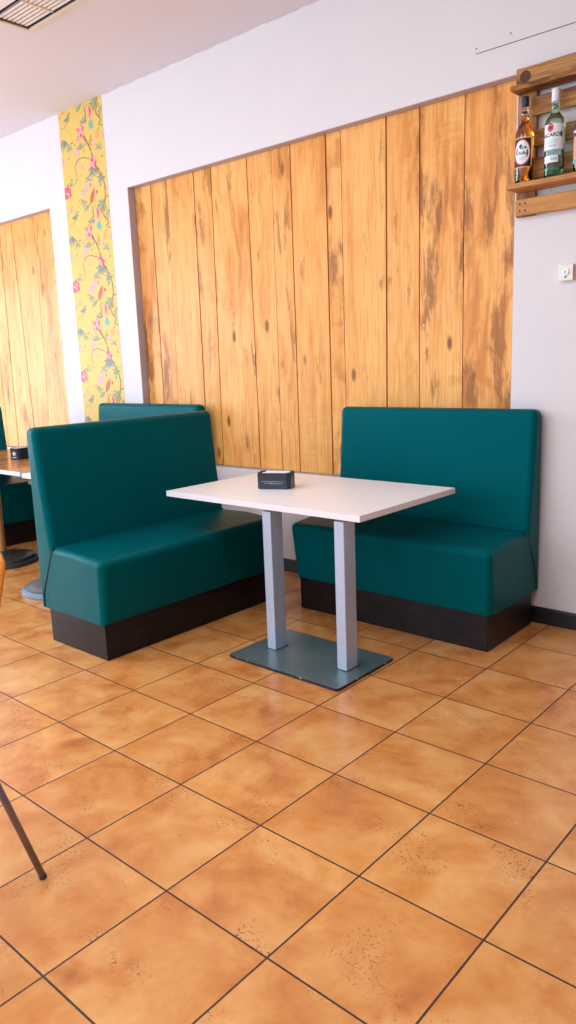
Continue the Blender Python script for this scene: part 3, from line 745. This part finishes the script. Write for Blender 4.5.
def bottle(name, x, y, label, prof_glass, liquid, parts, glassmat, rz=0):
    t = tag(empty(name, (x, y, SZ), 0), label, 'bottle', 'spirit bottles on the pallet shelf')
    bm = new(); lathe(bm, prof_glass, 36); link_mesh('glass', bm, glassmat, t, smooth=True)
    return t
def b_whisky():
    x, y = 1.360, -.100; r = .0425; c = camang(x, y)
    t = tag(empty('liquor_bottle', (x, y, SZ)), 'amber whisky bottle with black cap and white oval label, left end of the shelf', 'bottle', 'spirit bottles on the pallet shelf')
    bm = new(); lathe(bm, [(0, .0), (r-.004, 0), (r, .006), (r, .205), (r*.97, .222), (r*.75, .248), (r*.45, .266), (.0165, .282), (.0155, .322), (.0185, .323), (.0185, .331), (.0155, .332)], 40); link_mesh('glass', bm, M['clear'], t, smooth=True)
    bm = new(); q = r-.003; lathe(bm, [(0, .008), (q-.003, .008), (q, .012), (q, .205), (q*.95, .220), (q*.72, .246), (q*.42, .264), (.0125, .282), (.0120, .296), (0, .2965)], 40); link_mesh('whisky', bm, M['amber'], t, smooth=True)
    bm = new(); lathe(bm, [(.0150, .3325), (.0165, .334), (.0165, .376), (.014, .380), (0, .3805)], 24); link_mesh('cap', bm, lab['bluecap'], t, smooth=True)
    bm = new(); ac = c-R(16); hw = 1.02
    patch(bm, r+.0006, ac-hw, ac+hw, .062, .196, 22, 0)
    patch(bm, r+.0009, ac-hw, ac+hw, .062, .067, 22, 3); patch(bm, r+.0009, ac-hw, ac+hw, .191, .196, 22, 3)
    oval(bm, r+.0011, ac, .93, .130, .058, mi=2); oval(bm, r+.0014, ac, .84, .130, .052, mi=1)
    oval(bm, r+.0017, ac-.12, .17, .155, .010, mi=4); oval(bm, r+.0019, ac+.05, .13, .149, .008, mi=5); oval(bm, r+.0017, ac+.36, .12, .149, .005, mi=4)
    random.seed(5)
    for k in range(9):     # small unreadable name line
        a0 = ac-.5+k*.115; patch(bm, r+.0018, a0, a0+.07, .120, .128, 3, 4 if k > 3 else 5)
    for z in (.105, .098): patch(bm, r+.0018, ac-.3, ac+.3, z, z+.0015, 6, 5)
    link_mesh('label', bm, [lab['black'], lab['white'], lab['red'], lab['gold'], lab['ink'], lab['tealink']], t)
b_whisky()
def b_rum():
    x, y = 1.506, -.100; r = .0445; c = camang(x, y)
    t = tag(empty('liquor_bottle', (x, y, SZ)), 'pale green glass bottle with white cap and white label, second bottle from the left', 'bottle', 'spirit bottles on the pallet shelf')
    bm = new(); lathe(bm, [(0, 0), (r-.004, 0), (r, .006), (r, .235), (r*.985, .248), (r*.85, .264), (r*.55, .278), (.0185, .290), (.0165, .300), (.016, .328), (.0175, .329), (.0175, .334), (.0155, .335)], 40); link_mesh('glass', bm, M['greenglass'], t, smooth=True)
    bm = new(); q = r-.003; lathe(bm, [(0, .007), (q-.003, .007), (q, .012), (q, .040), (0, .0405)], 36); link_mesh('thick_base', bm, M['rum'], t, smooth=True)
    bm = new(); lathe(bm, [(.0165, .3355), (.0185, .337), (.0185, .390), (.0165, .394), (0, .3945)], 28); link_mesh('cap', bm, lab['gcap'], t, smooth=True)
    bm = new(); ac = c-R(14)
    patch(bm, r+.0006, ac-1.25, ac+1.25, .118, .232, 26, 0)
    patch(bm, r+.0006, ac-.95, ac+.62, .060, .092, 20, 0)
    oval(bm, r+.0010, ac-.22, .34, .214, .019, mi=2); oval(bm, r+.0013, ac-.22, .17, .213, .008, mi=1)
    wrap_text(bm, 'BACARD\u00cd', .0235, r+.0012, ac-.20, .182, .0006, 1)
    patch(bm, r+.0011, ac+.86, ac+1.02, .172, .196, 5, 1)
    for z in (.160, .153, .146): patch(bm, r+.0011, ac-.55, ac+.50, z, z+.0016, 10, 3)
    for k in range(7): patch(bm, r+.0012, ac-.35+k*.11, ac-.29+k*.11, .130, .138, 2, 3)
    for k in range(6): patch(bm, r+.0012, ac-.15+k*.12, ac-.08+k*.12, .070, .082, 2, 3)
    link_mesh('label', bm, [lab['white'], lab['ink'], lab['crimson'], lab['tealink']], t); t.scale = (1, 1, .965)
b_rum()
def b_third():
    x, y = 1.637, -.098; r = .040; c = camang(x, y)
    t = tag(empty('liquor_bottle', (x, y, SZ)), 'bottle with pink and dark label, cut by the right edge of the picture', 'bottle', 'spirit bottles on the pallet shelf')
    bm = new(); lathe(bm, [(0, 0), (r-.004, 0), (r, .006), (r, .20), (r*.9, .222), (r*.5, .245), (.0165, .262), (.0155, .31)], 36); link_mesh('glass', bm, M['clear'], t, smooth=True)
    bm = new(); lathe(bm, [(.0165, .3105), (.017, .345), (0, .347)], 24); link_mesh('cap', bm, lab['bluecap'], t, smooth=True)
    bm = new(); patch(bm, r+.0006, c-1.5, c+1.3, .035, .205, 26, 0); patch(bm, r+.001, c-1.5, c+1.3, .150, .205, 26, 1); patch(bm, r+.001, c-1.5, c+1.3, .035, .055, 26, 3)
    patch(bm, r+.0013, c-1.5, c+1.3, .165, .175, 26, 2)
    link_mesh('label', bm, [plain('label_salmon', (.75, .35, .25), .5), lab['ink'], lab['white'], lab['tealink']], t)
b_third()

# ------------------------------------------------------------------ switch box on the wall
def switch():
    t = tag(empty('key_switch', (1.549, 0, 1.788)), 'small cream switch box with round white lock on the wall below the shelf', 'switch')
    bm = new(); box(bm, (-.033, -.028, -.036), (.036, -.0005, .040)); link_mesh('housing', bm, M['cream'], t, bevel=.003)
    bm = new(); tube(bm, (0, -.0345, .004), (0, -.0282, .004), .0165, 24); k = link_mesh('lock', bm, M['white'], t)
    bm = new(); box(bm, (-.0015, -.0360, -.004), (.0015, -.0347, .012)); link_mesh('key_slot', bm, M['gap'], k)
    bm = new(); box(bm, (-.004, -.0300, -.022), (.004, -.0283, -.015)); link_mesh('indicator', bm, M['castdark'], t)
    t2 = tag(empty('wall_box', (1.634, 0, 1.788)), 'orange plastic box beside the cream switch, cut by the right edge', 'box')
    bm = new(); box(bm, (-.035, -.020, -.036), (.045, -.0005, .044)); link_mesh('housing', bm, M['orangep'], t2, bevel=.003)
    bm = new(); box(bm, (-.022, -.022, -.022), (.032, -.0202, .030)); link_mesh('cover', bm, M['cream'], t2, bevel=.001, segs=1)
switch()
